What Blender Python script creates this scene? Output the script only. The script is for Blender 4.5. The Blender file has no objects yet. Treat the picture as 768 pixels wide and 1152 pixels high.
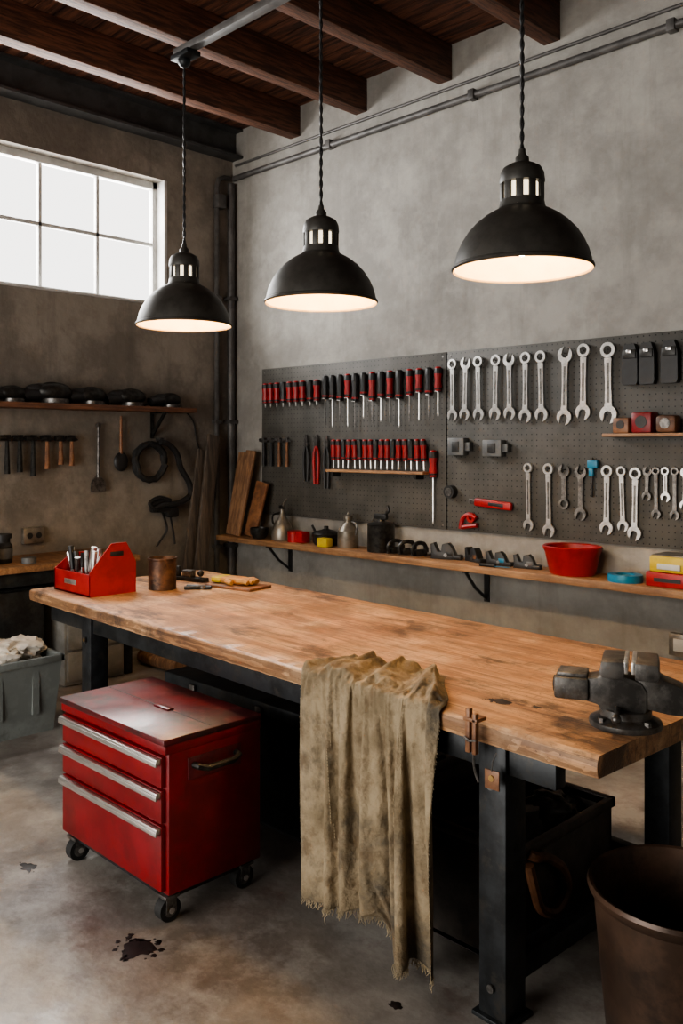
import bpy, bmesh, math, random
from mathutils import Vector, Matrix, noise
random.seed(7)
PI=math.pi
# ---------------------------------------------------------------- materials
def nt(m):
    m.use_nodes=True; t=m.node_tree; t.nodes.clear(); return t
def mat(name,c1,c2=None,rough=.5,metal=0,scale=6,bump=0.0,bscale=40,stretch=(1,1,1),c3=None,s3=1.5,t3=(.48,.6),k3=1,emit=0,rvar=0.0,lo=.41,hi=.59,detail=6,c4=None,s4=3,t4=(.52,.64),k4=.6,b2=0,b2s=8,c5=None,s5=(6,6,1),t5=(.52,.66),k5=.4):
    m=bpy.data.materials.new(name); t=nt(m); N=t.nodes; L=t.links
    out=N.new('ShaderNodeOutputMaterial'); p=N.new('ShaderNodeBsdfPrincipled'); L.new(p.outputs[0],out.inputs[0])
    p.inputs['Roughness'].default_value=rough; p.inputs['Metallic'].default_value=metal
    if c2 is None: c2=tuple(x*.7 for x in c1)
    tc=N.new('ShaderNodeTexCoord'); mp=N.new('ShaderNodeMapping'); mp.inputs['Scale'].default_value=stretch
    L.new(tc.outputs['Object'],mp.inputs[0])
    n=N.new('ShaderNodeTexNoise'); n.inputs['Scale'].default_value=scale; n.inputs['Detail'].default_value=detail; n.inputs['Roughness'].default_value=.65
    L.new(mp.outputs[0],n.inputs['Vector'])
    r=N.new('ShaderNodeValToRGB'); r.color_ramp.elements[0].position=lo; r.color_ramp.elements[1].position=hi
    r.color_ramp.elements[0].color=(*c2,1); r.color_ramp.elements[1].color=(*c1,1)
    L.new(n.outputs['Fac'],r.inputs[0]); col=r.outputs[0]
    def layer(col,c,s,tt,k,off,st=(1,1,1)):
        m0=N.new('ShaderNodeMapping'); m0.inputs['Location'].default_value=(off,off*.7,off*1.3); m0.inputs['Scale'].default_value=st; L.new(tc.outputs['Object'],m0.inputs[0])
        n3=N.new('ShaderNodeTexNoise'); n3.inputs['Scale'].default_value=s; n3.inputs['Detail'].default_value=10; n3.inputs['Roughness'].default_value=.72
        L.new(m0.outputs[0],n3.inputs['Vector'])
        r3=N.new('ShaderNodeMapRange'); r3.inputs['From Min'].default_value=tt[0]; r3.inputs['From Max'].default_value=tt[1]; r3.inputs['To Max'].default_value=k
        L.new(n3.outputs['Fac'],r3.inputs[0])
        mx=N.new('ShaderNodeMix'); mx.data_type='RGBA'; L.new(r3.outputs[0],mx.inputs[0]); L.new(col,mx.inputs[6]); mx.inputs[7].default_value=(*c,1)
        return mx.outputs[2]
    if c3 is not None: col=layer(col,c3,s3,t3,k3,0)
    if c4 is not None: col=layer(col,c4,s4,t4,k4,7.3)
    if c5 is not None: col=layer(col,c5,1,t5,k5,3.1,s5)
    L.new(col,p.inputs['Base Color'])
    if rvar:
        n4=N.new('ShaderNodeTexNoise'); n4.inputs['Scale'].default_value=2.2; n4.inputs['Detail'].default_value=8
        L.new(tc.outputs['Object'],n4.inputs['Vector'])
        mr=N.new('ShaderNodeMapRange'); mr.inputs['From Min'].default_value=.4; mr.inputs['From Max'].default_value=.6
        mr.inputs['To Min'].default_value=max(.05,rough-rvar); mr.inputs['To Max'].default_value=min(1,rough+rvar)
        L.new(n4.outputs['Fac'],mr.inputs[0]); L.new(mr.outputs[0],p.inputs['Roughness'])
    if bump:
        nb=N.new('ShaderNodeTexNoise'); nb.inputs['Scale'].default_value=bscale; nb.inputs['Detail'].default_value=5
        L.new(mp.outputs[0],nb.inputs['Vector'])
        b=N.new('ShaderNodeBump'); b.inputs['Strength'].default_value=bump; b.inputs['Distance'].default_value=.01
        L.new(nb.outputs['Fac'],b.inputs['Height'])
        if b2:
            nc=N.new('ShaderNodeTexNoise'); nc.inputs['Scale'].default_value=b2s; nc.inputs['Detail'].default_value=4; L.new(tc.outputs['Object'],nc.inputs['Vector'])
            bb=N.new('ShaderNodeBump'); bb.inputs['Strength'].default_value=b2; bb.inputs['Distance'].default_value=.03
            L.new(nc.outputs['Fac'],bb.inputs['Height']); L.new(bb.outputs[0],b.inputs['Normal'])
        L.new(b.outputs[0],p.inputs['Normal'])
    if emit:
        p.inputs['Emission Color'].default_value=(*c1,1); p.inputs['Emission Strength'].default_value=emit
    return m

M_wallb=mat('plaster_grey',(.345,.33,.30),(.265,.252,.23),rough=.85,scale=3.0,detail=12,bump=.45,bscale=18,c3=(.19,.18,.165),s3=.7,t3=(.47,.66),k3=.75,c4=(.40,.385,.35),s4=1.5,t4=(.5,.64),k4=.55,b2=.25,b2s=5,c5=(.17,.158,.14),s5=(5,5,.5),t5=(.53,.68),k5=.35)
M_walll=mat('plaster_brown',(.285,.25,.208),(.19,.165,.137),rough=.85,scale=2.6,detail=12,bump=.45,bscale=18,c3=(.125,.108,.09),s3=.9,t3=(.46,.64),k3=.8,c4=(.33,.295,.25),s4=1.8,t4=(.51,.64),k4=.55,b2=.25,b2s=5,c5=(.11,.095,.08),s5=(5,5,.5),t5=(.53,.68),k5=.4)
M_floor=mat('concrete_floor',(.36,.335,.305),(.225,.21,.19),rough=.52,scale=2.6,detail=14,bump=.2,bscale=26,c3=(.14,.115,.10),s3=.95,t3=(.47,.62),k3=.85,rvar=.22,c4=(.46,.44,.41),s4=2.1,t4=(.5,.62),k4=.6,c5=(.13,.075,.06),s5=(3,3,3),t5=(.56,.68),k5=.55)
M_beam=mat('beam_timber',(.16,.066,.036),(.055,.024,.014),rough=.6,scale=7,stretch=(8,.6,8),bump=.3)
M_plank=mat('plank_timber',(.16,.064,.035),(.04,.017,.011),rough=.65,scale=4,stretch=(.6,7,7),bump=.3)
M_steel=mat('dark_steel',(.036,.040,.044),(.018,.02,.022),rough=.45,metal=.4,scale=12,bump=.05,c3=(.055,.05,.044),s3=8,t3=(.55,.65))
M_steelb=mat('beam_steel',(.075,.076,.076),(.045,.045,.045),rough=.55,metal=.2,scale=5)
M_conduit=mat('conduit_paint',(.13,.125,.12),(.08,.076,.073),rough=.5,metal=.3)
M_black=mat('black_plastic',(.026,.026,.027),(.015,.015,.015),rough=.45)
M_blackm=mat('black_metal',(.05,.048,.044),(.02,.02,.019),rough=.4,metal=.5,scale=25)
M_vise=mat('vise_cast_iron',(.12,.113,.105),(.045,.042,.039),rough=.42,metal=.35,scale=12,bump=.15,c3=(.07,.05,.035),s3=9,t3=(.54,.66),c4=(.24,.225,.21),s4=14,t4=(.55,.66),k4=.5)
M_lamp=mat('lamp_enamel_black',(.052,.049,.043),(.034,.032,.028),rough=.5,metal=.1,scale=14,bump=.03)
M_lampin=mat('lamp_enamel_cream',(.60,.41,.22),(.54,.36,.18),rough=.6)
M_bulb=mat('bulb_glow',(1.0,.72,.40),(1.0,.72,.40),emit=520)
M_glow=mat('neck_glow_standin',(1.0,.84,.6),(1.0,.84,.6),emit=2)  # emission stands in for bulb light passing through the neck slots
M_chrome=mat('chrome_steel',(.80,.79,.77),(.55,.54,.52),rough=.3,metal=.9,scale=20)
M_iron=mat('worn_iron',(.23,.22,.21),(.10,.095,.09),rough=.4,metal=.8,scale=30)
M_red=mat('red_plastic',(.40,.016,.016),(.27,.010,.010),rough=.42)
M_redpaint=mat('red_paint',(.25,.007,.011),(.17,.005,.008),rough=.4,scale=4,bump=.03,c3=(.12,.006,.006),s3=5,t3=(.5,.68),k3=.8,rvar=.08)
M_redtop=mat('red_paint_worn',(.16,.014,.018),(.08,.01,.013),rough=.42,scale=5,bump=.08,c3=(.035,.014,.014),s3=4,t3=(.46,.6),rvar=.12,c4=(.22,.08,.08),s4=7,t4=(.54,.64),k4=.5)
M_alu=mat('brushed_aluminium',(.76,.75,.73),(.6,.59,.57),rough=.32,metal=.9,scale=8,stretch=(1,1,12))
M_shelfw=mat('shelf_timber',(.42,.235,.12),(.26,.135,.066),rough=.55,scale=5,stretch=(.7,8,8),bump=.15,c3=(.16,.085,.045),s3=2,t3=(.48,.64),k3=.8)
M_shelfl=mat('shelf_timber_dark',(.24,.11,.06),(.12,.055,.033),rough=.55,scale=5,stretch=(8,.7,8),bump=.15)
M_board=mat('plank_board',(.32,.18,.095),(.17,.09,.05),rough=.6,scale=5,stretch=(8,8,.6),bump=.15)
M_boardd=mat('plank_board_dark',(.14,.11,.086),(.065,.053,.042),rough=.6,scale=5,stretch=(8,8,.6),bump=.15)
M_handle=mat('handle_wood',(.30,.14,.065),(.15,.07,.038),rough=.45,scale=12)
M_yellow=mat('yellow_paint',(.62,.46,.04),(.5,.36,.03),rough=.45)
M_blue=mat('blue_plastic',(.02,.22,.36),(.015,.16,.28),rough=.4)
M_grey=mat('grey_plastic',(.14,.145,.145),(.09,.095,.1),rough=.5)
M_binc=mat('bin_plastic',(.30,.33,.315),(.22,.24,.23),rough=.5,c3=(.14,.15,.14),s3=3,t3=(.5,.66))
M_rag=mat('rag_cotton',(.80,.75,.66),(.6,.55,.47),rough=.95,scale=6,bump=.3)
M_white=mat('white_paint',(.6,.6,.58),(.5,.5,.48),rough=.5)
M_unit=mat('cabinet_grey_paint',(.28,.275,.255),(.19,.185,.17),rough=.5)
M_winf=mat('window_frame_paint',(.60,.59,.56),(.48,.47,.45),rough=.5)
M_rust=mat('rusty_metal',(.19,.095,.05),(.06,.03,.018),rough=.5,metal=.5,scale=6,bump=.1,c3=(.03,.018,.012),s3=4,t3=(.5,.62))
M_bucket=mat('bucket_brown',(.115,.068,.046),(.055,.034,.024),rough=.42,metal=.3,scale=4,bump=.05,c3=(.028,.019,.015),s3=3,t3=(.47,.6),rvar=.1)
M_leather=mat('brown_leather',(.17,.075,.035),(.08,.035,.018),rough=.5,scale=14,bump=.2)
M_orange=mat('tan_leather',(.50,.26,.08),(.38,.18,.05),rough=.7)
M_cloth=mat('canvas_khaki',(.36,.285,.185),(.215,.165,.10),rough=.95,scale=5,detail=10,bump=.35,bscale=260,c3=(.075,.066,.053),s3=3.0,t3=(.5,.63),k3=.85,c4=(.15,.10,.055),s4=9,t4=(.51,.62),k4=.6,b2=.7,b2s=22)
M_thread=mat('thread',(.42,.34,.22),rough=.9)
M_brass=mat('brass',(.55,.38,.16),(.35,.22,.09),rough=.35,metal=1)
M_rubber=mat('rubber',(.024,.024,.024),rough=.7)
M_tintan=mat('galvanised_tin',(.34,.31,.27),(.2,.18,.15),rough=.4,metal=.7)

def mat_table():
    m=mat('bench_timber',(.62,.365,.19),(.39,.20,.095),rough=.5,scale=3.2,detail=11,stretch=(.45,6,6),bump=.25,bscale=24,c3=(.24,.125,.068),s3=1.25,t3=(.47,.64),k3=.85,rvar=.14,c4=(.70,.48,.29),s4=2.4,t4=(.51,.62),k4=.55)
    t=m.node_tree;N=t.nodes;L=t.links
    p=[n for n in N if n.type=='BSDF_PRINCIPLED'][0]
    src=p.inputs['Base Color'].links[0].from_socket
    tc=[n for n in N if n.type=='TEX_COORD'][0]
    sx=N.new('ShaderNodeSeparateXYZ'); L.new(tc.outputs['Object'],sx.inputs[0])
    a=N.new('ShaderNodeMath');a.operation='MULTIPLY';a.inputs[1].default_value=1/.1937;L.new(sx.outputs[1],a.inputs[0])
    f=N.new('ShaderNodeMath');f.operation='FRACT';L.new(a.outputs[0],f.inputs[0])
    g=N.new('ShaderNodeMath');g.operation='LESS_THAN';g.inputs[1].default_value=.014;L.new(f.outputs[0],g.inputs[0])
    mx=N.new('ShaderNodeMix');mx.data_type='RGBA';L.new(src,mx.inputs[6]);mx.inputs[7].default_value=(.10,.05,.025,1)
    h=N.new('ShaderNodeMath');h.operation='MULTIPLY';h.inputs[1].default_value=.5;L.new(g.outputs[0],h.inputs[0]);L.new(h.outputs[0],mx.inputs[0])
    col=mx.outputs[2]
    # mottling, long scratches, and soaked-in black patches
    for sc,st,lo,hi,k,c,off in((12,(.5,1.8,1),.50,.60,.5,(.17,.088,.052,1),0),(26,(.07,2.2,1),.54,.60,.65,(.10,.052,.032,1),2),(34,(1.6,.12,1),.59,.63,.55,(.13,.07,.04,1),5),(2.6,(.8,1.5,1),.53,.61,.82,(.06,.038,.029,1),11.2),(60,(1,1,1),.60,.65,.8,(.045,.028,.022,1),1)):
        n=N.new('ShaderNodeTexNoise');n.inputs['Scale'].default_value=sc;n.inputs['Detail'].default_value=12;n.inputs['Roughness'].default_value=.74
        mp=N.new('ShaderNodeMapping');mp.inputs['Scale'].default_value=st;mp.inputs['Location'].default_value=(off,off,0);L.new(tc.outputs['Object'],mp.inputs[0]);L.new(mp.outputs[0],n.inputs['Vector'])
        r=N.new('ShaderNodeMapRange');r.inputs['From Min'].default_value=lo;r.inputs['From Max'].default_value=hi;r.inputs['To Max'].default_value=k;L.new(n.outputs['Fac'],r.inputs[0])
        m2=N.new('ShaderNodeMix');m2.data_type='RGBA';L.new(r.outputs[0],m2.inputs[0]);L.new(col,m2.inputs[6]);m2.inputs[7].default_value=c; col=m2.outputs[2]
    L.new(col,p.inputs['Base Color'])
    return m
M_table=mat_table()
def mat_peg():
    m=mat('pegboard_paint',(.092,.086,.076),(.06,.057,.05),rough=.6,scale=3)
    t=m.node_tree;N=t.nodes;L=t.links
    p=[n for n in N if n.type=='BSDF_PRINCIPLED'][0]; src=p.inputs['Base Color'].links[0].from_socket
    tc=[n for n in N if n.type=='TEX_COORD'][0]
    sx=N.new('ShaderNodeSeparateXYZ'); L.new(tc.outputs['Object'],sx.inputs[0]); ds=[]
    for ax in (0,2):
        a=N.new('ShaderNodeMath');a.operation='MULTIPLY';a.inputs[1].default_value=1/.038;L.new(sx.outputs[ax],a.inputs[0])
        f=N.new('ShaderNodeMath');f.operation='FRACT';L.new(a.outputs[0],f.inputs[0])
        s=N.new('ShaderNodeMath');s.operation='SUBTRACT';s.inputs[1].default_value=.5;L.new(f.outputs[0],s.inputs[0])
        q=N.new('ShaderNodeMath');q.operation='MULTIPLY';L.new(s.outputs[0],q.inputs[0]);L.new(s.outputs[0],q.inputs[1]);ds.append(q)
    ad=N.new('ShaderNodeMath');L.new(ds[0].outputs[0],ad.inputs[0]);L.new(ds[1].outputs[0],ad.inputs[1])
    g=N.new('ShaderNodeMath');g.operation='LESS_THAN';g.inputs[1].default_value=.013;L.new(ad.outputs[0],g.inputs[0])
    mx=N.new('ShaderNodeMix');mx.data_type='RGBA';L.new(g.outputs[0],mx.inputs[0]);L.new(src,mx.inputs[6]);mx.inputs[7].default_value=(.008,.008,.008,1)
    L.new(mx.outputs[2],p.inputs['Base Color']); return m
M_peg=mat_peg()

# ---------------------------------------------------------------- mesh builder
I4=Matrix.Identity(4)
def T(x,y,z): return Matrix.Translation((x,y,z))
def R(a,ax): return Matrix.Rotation(math.radians(a),4,ax)
class B:
    def __init__(s,name): s.name=name; s.bm=bmesh.new(); s.mats=[]
    def mi(s,m):
        if m not in s.mats: s.mats.append(m)
        return s.mats.index(m)
    def add(s,vs,fs,m,M=I4):
        k=s.mi(m); V=[s.bm.verts.new(M@Vector(v)) for v in vs]
        for f in fs:
            try: q=s.bm.faces.new([V[i] for i in f]); q.material_index=k
            except ValueError: pass
    def box(s,c,size,m,bev=0.0,M=I4,seg=2):
        t=bmesh.new(); bmesh.ops.create_cube(t,size=1)
        for v in t.verts: v.co=Vector((v.co.x*size[0]+c[0],v.co.y*size[1]+c[1],v.co.z*size[2]+c[2]))
        if bev>0: bmesh.ops.bevel(t,geom=list(t.edges),offset=bev,segments=seg,profile=.5,affect='EDGES')
        s.merge(t,m,M)
    def b2(s,lo,hi,m,bev=0.0,M=I4):
        s.box([(a+b)/2 for a,b in zip(lo,hi)],[b-a for a,b in zip(lo,hi)],m,bev,M)
    def merge(s,t,m,M=I4):
        t.verts.index_update(); vs=[v.co.copy() for v in t.verts]; fs=[[v.index for v in f.verts] for f in t.faces]; t.free(); s.add(vs,fs,m,M)
    def cyl(s,p1,p2,r1,m,r2=None,seg=16,M=I4,cap=True):
        if r2 is None: r2=r1
        p1=Vector(p1);p2=Vector(p2);d=(p2-p1).normalized(); a=d.orthogonal().normalized(); b=d.cross(a)
        vs=[];fs=[]
        for p,r in((p1,r1),(p2,r2)):
            for i in range(seg):
                an=2*PI*i/seg; vs.append(p+a*math.cos(an)*r+b*math.sin(an)*r)
        for i in range(seg): j=(i+1)%seg; fs.append([i,j,seg+j,seg+i])
        if cap: fs.append(list(range(seg))[::-1]); fs.append(list(range(seg,2*seg)))
        s.add(vs,fs,m,M)
    def lathe(s,prof,m,M=I4,seg=32,sx=1,sy=1,caps=False):
        vs=[];fs=[]
        for r,z in prof:
            for i in range(seg):
                a=2*PI*i/seg; vs.append((math.cos(a)*max(r,1e-5)*sx,math.sin(a)*max(r,1e-5)*sy,z))
        for k in range(len(prof)-1):
            for i in range(seg):
                j=(i+1)%seg; fs.append([k*seg+i,k*seg+j,(k+1)*seg+j,(k+1)*seg+i])
        if caps: fs.append(list(range(seg))[::-1]); n=(len(prof)-1)*seg; fs.append([n+i for i in range(seg)])
        s.add(vs,fs,m,M)
    def ball(s,c,r,m,sc=(1,1,1),M=I4,seg=16):
        pr=[(math.sin(PI*k/10)*r,-math.cos(PI*k/10)*r) for k in range(11)]
        s.lathe(pr,m,M@T(*c)@Matrix.Diagonal((*sc,1)),seg)
    def lump(s,c,r,m,sc=(1,1,1),amp=.25,seed=0):
        t=bmesh.new(); bmesh.ops.create_icosphere(t,subdivisions=4,radius=1)
        for v in t.verts:
            d=v.co.normalized(); q=1+amp*noise.noise(d*2+Vector((seed,seed,0)))+amp*.5*abs(noise.noise(d*5+Vector((seed,0,seed))))
            v.co=Vector((c[0]+d.x*r*sc[0]*q,c[1]+d.y*r*sc[1]*q,c[2]+d.z*r*sc[2]*q))
        s.merge(t,m)
    def tube(s,pts,r,m,seg=8,M=I4,closed=False):
        P=[Vector(p) for p in pts]; n=len(P); rs=r if isinstance(r,(list,tuple)) else [r]*n
        vs=[];fs=[]; prev=None
        for i,p in enumerate(P):
            if closed: d=(P[(i+1)%n]-P[i-1])
            else: d=P[min(i+1,n-1)]-P[max(i-1,0)]
            d=d.normalized() if d.length>1e-9 else Vector((0,0,1))
            if prev is None: a=d.orthogonal().normalized()
            else:
                a=prev-d*prev.dot(d); a=a.normalized() if a.length>1e-6 else d.orthogonal().normalized()
            prev=a; b=d.cross(a)
            for k in range(seg):
                an=2*PI*k/seg; vs.append(p+(a*math.cos(an)+b*math.sin(an))*rs[i])
        for i in range(n if closed else n-1):
            i2=(i+1)%n
            for k in range(seg):
                j=(k+1)%seg; fs.append([i*seg+k,i*seg+j,i2*seg+j,i2*seg+k])
        if not closed: fs.append(list(range(seg))[::-1]); fs.append([(n-1)*seg+k for k in range(seg)])
        s.add(vs,fs,m,M)
    def curve(s,pts,r,m,seg=8,M=I4,n=8):
        P=[Vector(p) for p in pts]; out=[]
        for i in range(len(P)-1):
            p0=P[max(i-1,0)];p1=P[i];p2=P[i+1];p3=P[min(i+2,len(P)-1)]
            for k in range(n):
                t=k/n; out.append(.5*((2*p1)+(p2-p0)*t+(2*p0-5*p1+4*p2-p3)*t*t+(3*p1-p0-3*p2+p3)*t**3))
        out.append(P[-1]); s.tube(out,r,m,seg,M)
    def poly(s,pts,th,m,M=I4):
        n=len(pts); vs=[(x,-th/2,z) for x,z in pts]+[(x,th/2,z) for x,z in pts]
        fs=[list(range(n)),list(range(n,2*n))[::-1]]+[[i,(i+1)%n,n+(i+1)%n,n+i] for i in range(n)]
        s.add(vs,fs,m,M)
    def bpoly(s,pts,th,m,M=I4,bev=.004):
        t=bmesh.new(); n=len(pts)
        V=[t.verts.new((x,-th/2,z)) for x,z in pts]+[t.verts.new((x,th/2,z)) for x,z in pts]
        t.faces.new(V[:n]); t.faces.new(V[n:][::-1])
        for i in range(n): t.faces.new([V[i],V[(i+1)%n],V[n+(i+1)%n],V[n+i]])
        bmesh.ops.recalc_face_normals(t,faces=t.faces)
        bmesh.ops.bevel(t,geom=list(t.edges),offset=bev,segments=2,profile=.5,affect='EDGES'); s.merge(t,m,M)
    def ring(s,c,ro,ri,th,m,M=I4,seg=20,nin=None):
        vs=[];fs=[]
        for y in(-th/2,th/2):
            for r in(ro,ri):
                for i in range(seg):
                    a=2*PI*i/seg; vs.append((c[0]+math.cos(a)*r,y,c[1]+math.sin(a)*r))
        for i in range(seg):
            j=(i+1)%seg; o0,i0,o1,i1=0,seg,2*seg,3*seg
            fs+= [[o0+i,o0+j,i0+j,i0+i],[o1+i,i1+i,i1+j,o1+j],[o0+i,o1+i,o1+j,o0+j],[i0+i,i0+j,i1+j,i1+i]]
        s.add(vs,fs,m,M)
    def done(s,name=None,loc=None,rot=(0,0,0),origin=True,smooth=35,mods=None):
        bmesh.ops.remove_doubles(s.bm,verts=s.bm.verts,dist=1e-5)
        bmesh.ops.recalc_face_normals(s.bm,faces=s.bm.faces)
        me=bpy.data.meshes.new(s.name)
        off=Vector((0,0,0))
        if loc is None and origin:
            xs=[v.co for v in s.bm.verts]
            lo=Vector([min(v[i] for v in xs) for i in range(3)]);hi=Vector([max(v[i] for v in xs) for i in range(3)])
            off=Vector(((lo.x+hi.x)/2,(lo.y+hi.y)/2,lo.z))
            for v in s.bm.verts: v.co-=off
        s.bm.to_mesh(me); s.bm.free()
        for m in s.mats: me.materials.append(m)
        for p in me.polygons: p.use_smooth=True
        me.set_sharp_from_angle(angle=math.radians(smooth))
        o=bpy.data.objects.new(s.name,me); bpy.context.scene.collection.objects.link(o)
        o.location=off if loc is None else loc; o.rotation_euler=rot
        return o

XL=-6.29; YB=4.9; XR=2.6; YF=-2.6; ZC=4.51
# ---------------------------------------------------------------- room shell
b=B('floor'); b.b2((XL-.3,YF-.3,-.12),(XR+.3,YB+.3,0),M_floor); b.done(origin=False)
b=B('wall_back'); b.b2((XL-.25,YB,0),(XR+.25,YB+.25,ZC+.1),M_wallb); b.done(origin=False)
WY0,WY1,WZ0,WZ1=1.64,4.2,2.87,3.93
b=B('wall_left')
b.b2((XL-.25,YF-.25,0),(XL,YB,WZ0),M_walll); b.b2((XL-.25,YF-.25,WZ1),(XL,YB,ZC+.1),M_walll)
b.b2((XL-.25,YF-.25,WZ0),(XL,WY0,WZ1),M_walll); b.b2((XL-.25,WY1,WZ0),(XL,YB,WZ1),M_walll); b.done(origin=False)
b=B('wall_right'); b.b2((XR,YF-.25,0),(XR+.25,YB,ZC+.1),M_wallb); b.done(origin=False)
DX0,DX1,DZ=-5.2,-.9,3.2
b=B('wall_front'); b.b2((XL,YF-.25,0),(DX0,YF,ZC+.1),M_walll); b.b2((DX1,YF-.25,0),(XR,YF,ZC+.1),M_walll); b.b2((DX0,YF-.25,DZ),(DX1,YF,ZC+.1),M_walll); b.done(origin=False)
b=B('ceiling'); b.b2((XL-.25,YF-.25,ZC+.03),(XR+.25,YB+.25,ZC+.15),M_plank)
y=YF
while y<YB-.01:
    b.b2((XL,y+.004,ZC+random.uniform(-.003,.003)),(XR,min(y+.136,YB),ZC+.03),M_plank); y+=.14
b.done(origin=False)
for x in (-5.44,-4.68,-3.86,-3.0,-2.16,-1.32,-.48,.36,1.2,2.04):
    b=B('ceiling_beam'); b.b2((x-.06,YF,4.26),(x+.06,YB,ZC-.004),M_beam,.006); b.done()
b=B('steel_beam')
b.b2((XL,YF,4.25),(XL+.15,YB,4.27),M_steelb); b.b2((XL,YF,4.27),(XL+.05,YB,4.49),M_steelb); b.b2((XL,YF,4.49),(XL+.15,YB,4.506),M_steelb); b.done()
# window
b=B('window_1'); xg=XL-.14
b.b2((xg-.03,WY0,WZ0),(xg+.03,WY1,WZ0+.05),M_winf,.004); b.b2((xg-.03,WY0,WZ1-.06),(xg+.03,WY1,WZ1),M_winf,.004)
b.b2((xg-.03,WY0,WZ0),(xg+.03,WY0+.05,WZ1),M_winf,.004); b.b2((xg-.03,WY1-.07,WZ0),(xg+.03,WY1,WZ1),M_winf,.004)
for y in (3.62,3.13,2.64,2.15): b.b2((xg-.018,y-.014,WZ0),(xg+.018,y+.014,WZ1),M_winf,.003)
b.b2((xg-.018,WY0,3.385),(xg+.018,WY1,3.415),M_winf,.003)
b.b2((XL-.1,WY0,WZ0),(XL+.02,WY1,WZ0+.02),M_winf,.003)
b.b2((XL-.11,WY1-.03,WZ0+.02),(XL+.004,WY1,WZ1),M_winf,.002)
b.done(origin=False)
# conduits
b=B('ceiling_conduit_pipe'); yc=YB-.032
b.cyl((XL+.06,yc,4.08),(XR,yc,4.1),.024,M_conduit)
b.cyl((XL+.06,YB-.015,4.2),(XR,YB-.015,4.2),.011,M_conduit)
for x in(-5,-3.6,-2.2,-.8): b.box((x,YB-.032,4.09),(.05,.06,.07),M_conduit,.005)
b.done()
b=B('corner_conduit')
b.tube([(XL+.03,4.7,0.01),(XL+.03,4.7,3.98),(XL+.03,4.72,4.05),(XL+.03,4.78,4.08),(XL+.03,4.84,4.08)],.022,M_conduit)
b.tube([(XL+.05,4.845,0.01),(XL+.05,4.845,4.03)],.034,M_conduit,seg=12)
for z in (.8,1.9,3.0): b.box((XL+.032,4.7,z),(.056,.07,.03),M_conduit); b.box((XL+.05,4.84,z),(.088,.09,.03),M_conduit)
b.box((XL+.045,4.72,3.85),(.078,.09,.12),M_conduit,.006); b.done()

# ---------------------------------------------------------------- pendant lamps
LY=2.72; LZ=2.345
b=B('ceiling_light_track')
b.b2((-3.98,LY-.028,3.79),(1.2,LY+.028,3.83),M_conduit,.006)
for x in(-2.9,-1.4,.4): b.cyl((x,LY,3.8),(x,LY,4.505),.008,M_conduit)
b.box((-3.9,LY,3.775),(.16,.09,.03),M_steel,.008); b.ball((-3.91,LY,3.75),.035,M_steel)
b.done()
for x in (-3.91,-2.85,-1.79):
    b=B('pendant_lamp'); Mx=T(x,LY,LZ)
    out=[(.251,-.012),(.256,-.006),(.254,.002),(.248,.006),(.245,.022),(.236,.055),(.22,.09),(.197,.126),(.168,.158),(.135,.184),(.108,.2),(.092,.207),(.086,.214)]
    b.lathe(out,M_lamp,Mx,56)
    b.lathe([(.251,-.012),(.245,-.006),(.243,.02),(.233,.053),(.217,.087),(.193,.122),(.163,.153),(.13,.178),(.1,.194),(.07,.2),(.0,.203)],M_lampin,Mx,56)
    b.lathe([(.086,.214),(.083,.222),(.08,.238),(.078,.244),(.0,.245)],M_lamp,Mx,32)
    for k in range(10):
        a=2*PI*k/10+.15; b.box((.073,0,.272),(.012,.027,.068),M_lamp,.003,Mx@Matrix.Rotation(a,4,'Z'))
    b.cyl((0,0,.24),(0,0,.31),.058,M_glow,M=Mx,seg=24)  # added glowing core behind the slots; the bulb sits below in the shade
    b.lathe([(.0,.303),(.08,.304),(.082,.312),(.079,.34),(.069,.36),(.045,.374),(.026,.38),(.024,.4),(.014,.412),(.012,.43),(.0,.432)],M_lamp,Mx,32)
    b.cyl((0,0,.2),(0,0,.13),.02,M_white,M=Mx)
    b.ball((0,0,.085),.036,M_bulb,(1,1,1.25),Mx)
    H=3.79-LZ-.42
    for ph in(0,PI):
        pts=[]; n=90
        for i in range(n+1):
            a=i*.75+ph; pts.append((math.cos(a)*.0045,math.sin(a)*.0045,.42+H*i/n))
        b.tube(pts,.0045,M_black,6,Mx)
    b.done()

# ---------------------------------------------------------------- workbench
P0=Vector((-1.151,2.10,0)); ANG=-math.atan2(.043,.9991); TZ=.88; TL=3.605; TW=1.16
b=B('workbench')
V=[];F=[];n=190
def edge(y0,sg):
    return [(y0,-.060),(y0-sg*.004,-.052),(y0-sg*.006,-.035),(y0-sg*.005,-.018),(y0-sg*.001,-.007),(y0+sg*.008,-.0005)]
cs=edge(.006,1)+[(TW*k/12,0) for k in range(1,12)]+edge(TW-.006,-1)[::-1]+[(TW*.66,-.064),(TW*.33,-.064)]
m_=len(cs)
for i in range(n+1):
    x=-TL+TL*i/n
    for j,(y,z) in enumerate(cs):
        ed=1 if (j<6 or 16<j<23) else 0
        q=Vector((x*2.2,j*.35,0)); q2=Vector((x*16,j*.8,3))
        dy=ed*(.004*noise.noise(q)+.005*min(0,noise.noise(q2)+.15)*(-1 if j<6 else 1)*-1)
        ex=.004*noise.noise(Vector((y*9,z*30,i)))if i in(0,n) else 0
        V.append((x+ex,y+dy,TZ+z+ed*.002*noise.noise(q2)*(1 if z<-.005 else 0)))
for i in range(n):
    for j in range(m_):
        k=(j+1)%m_; F.append([i*m_+j,(i+1)*m_+j,(i+1)*m_+k,i*m_+k])
F.append(list(range(m_))); F.append([n*m_+j for j in range(m_)][::-1])
b.add(V,F,M_table)
lx=(-.36,-2.95)
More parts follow.
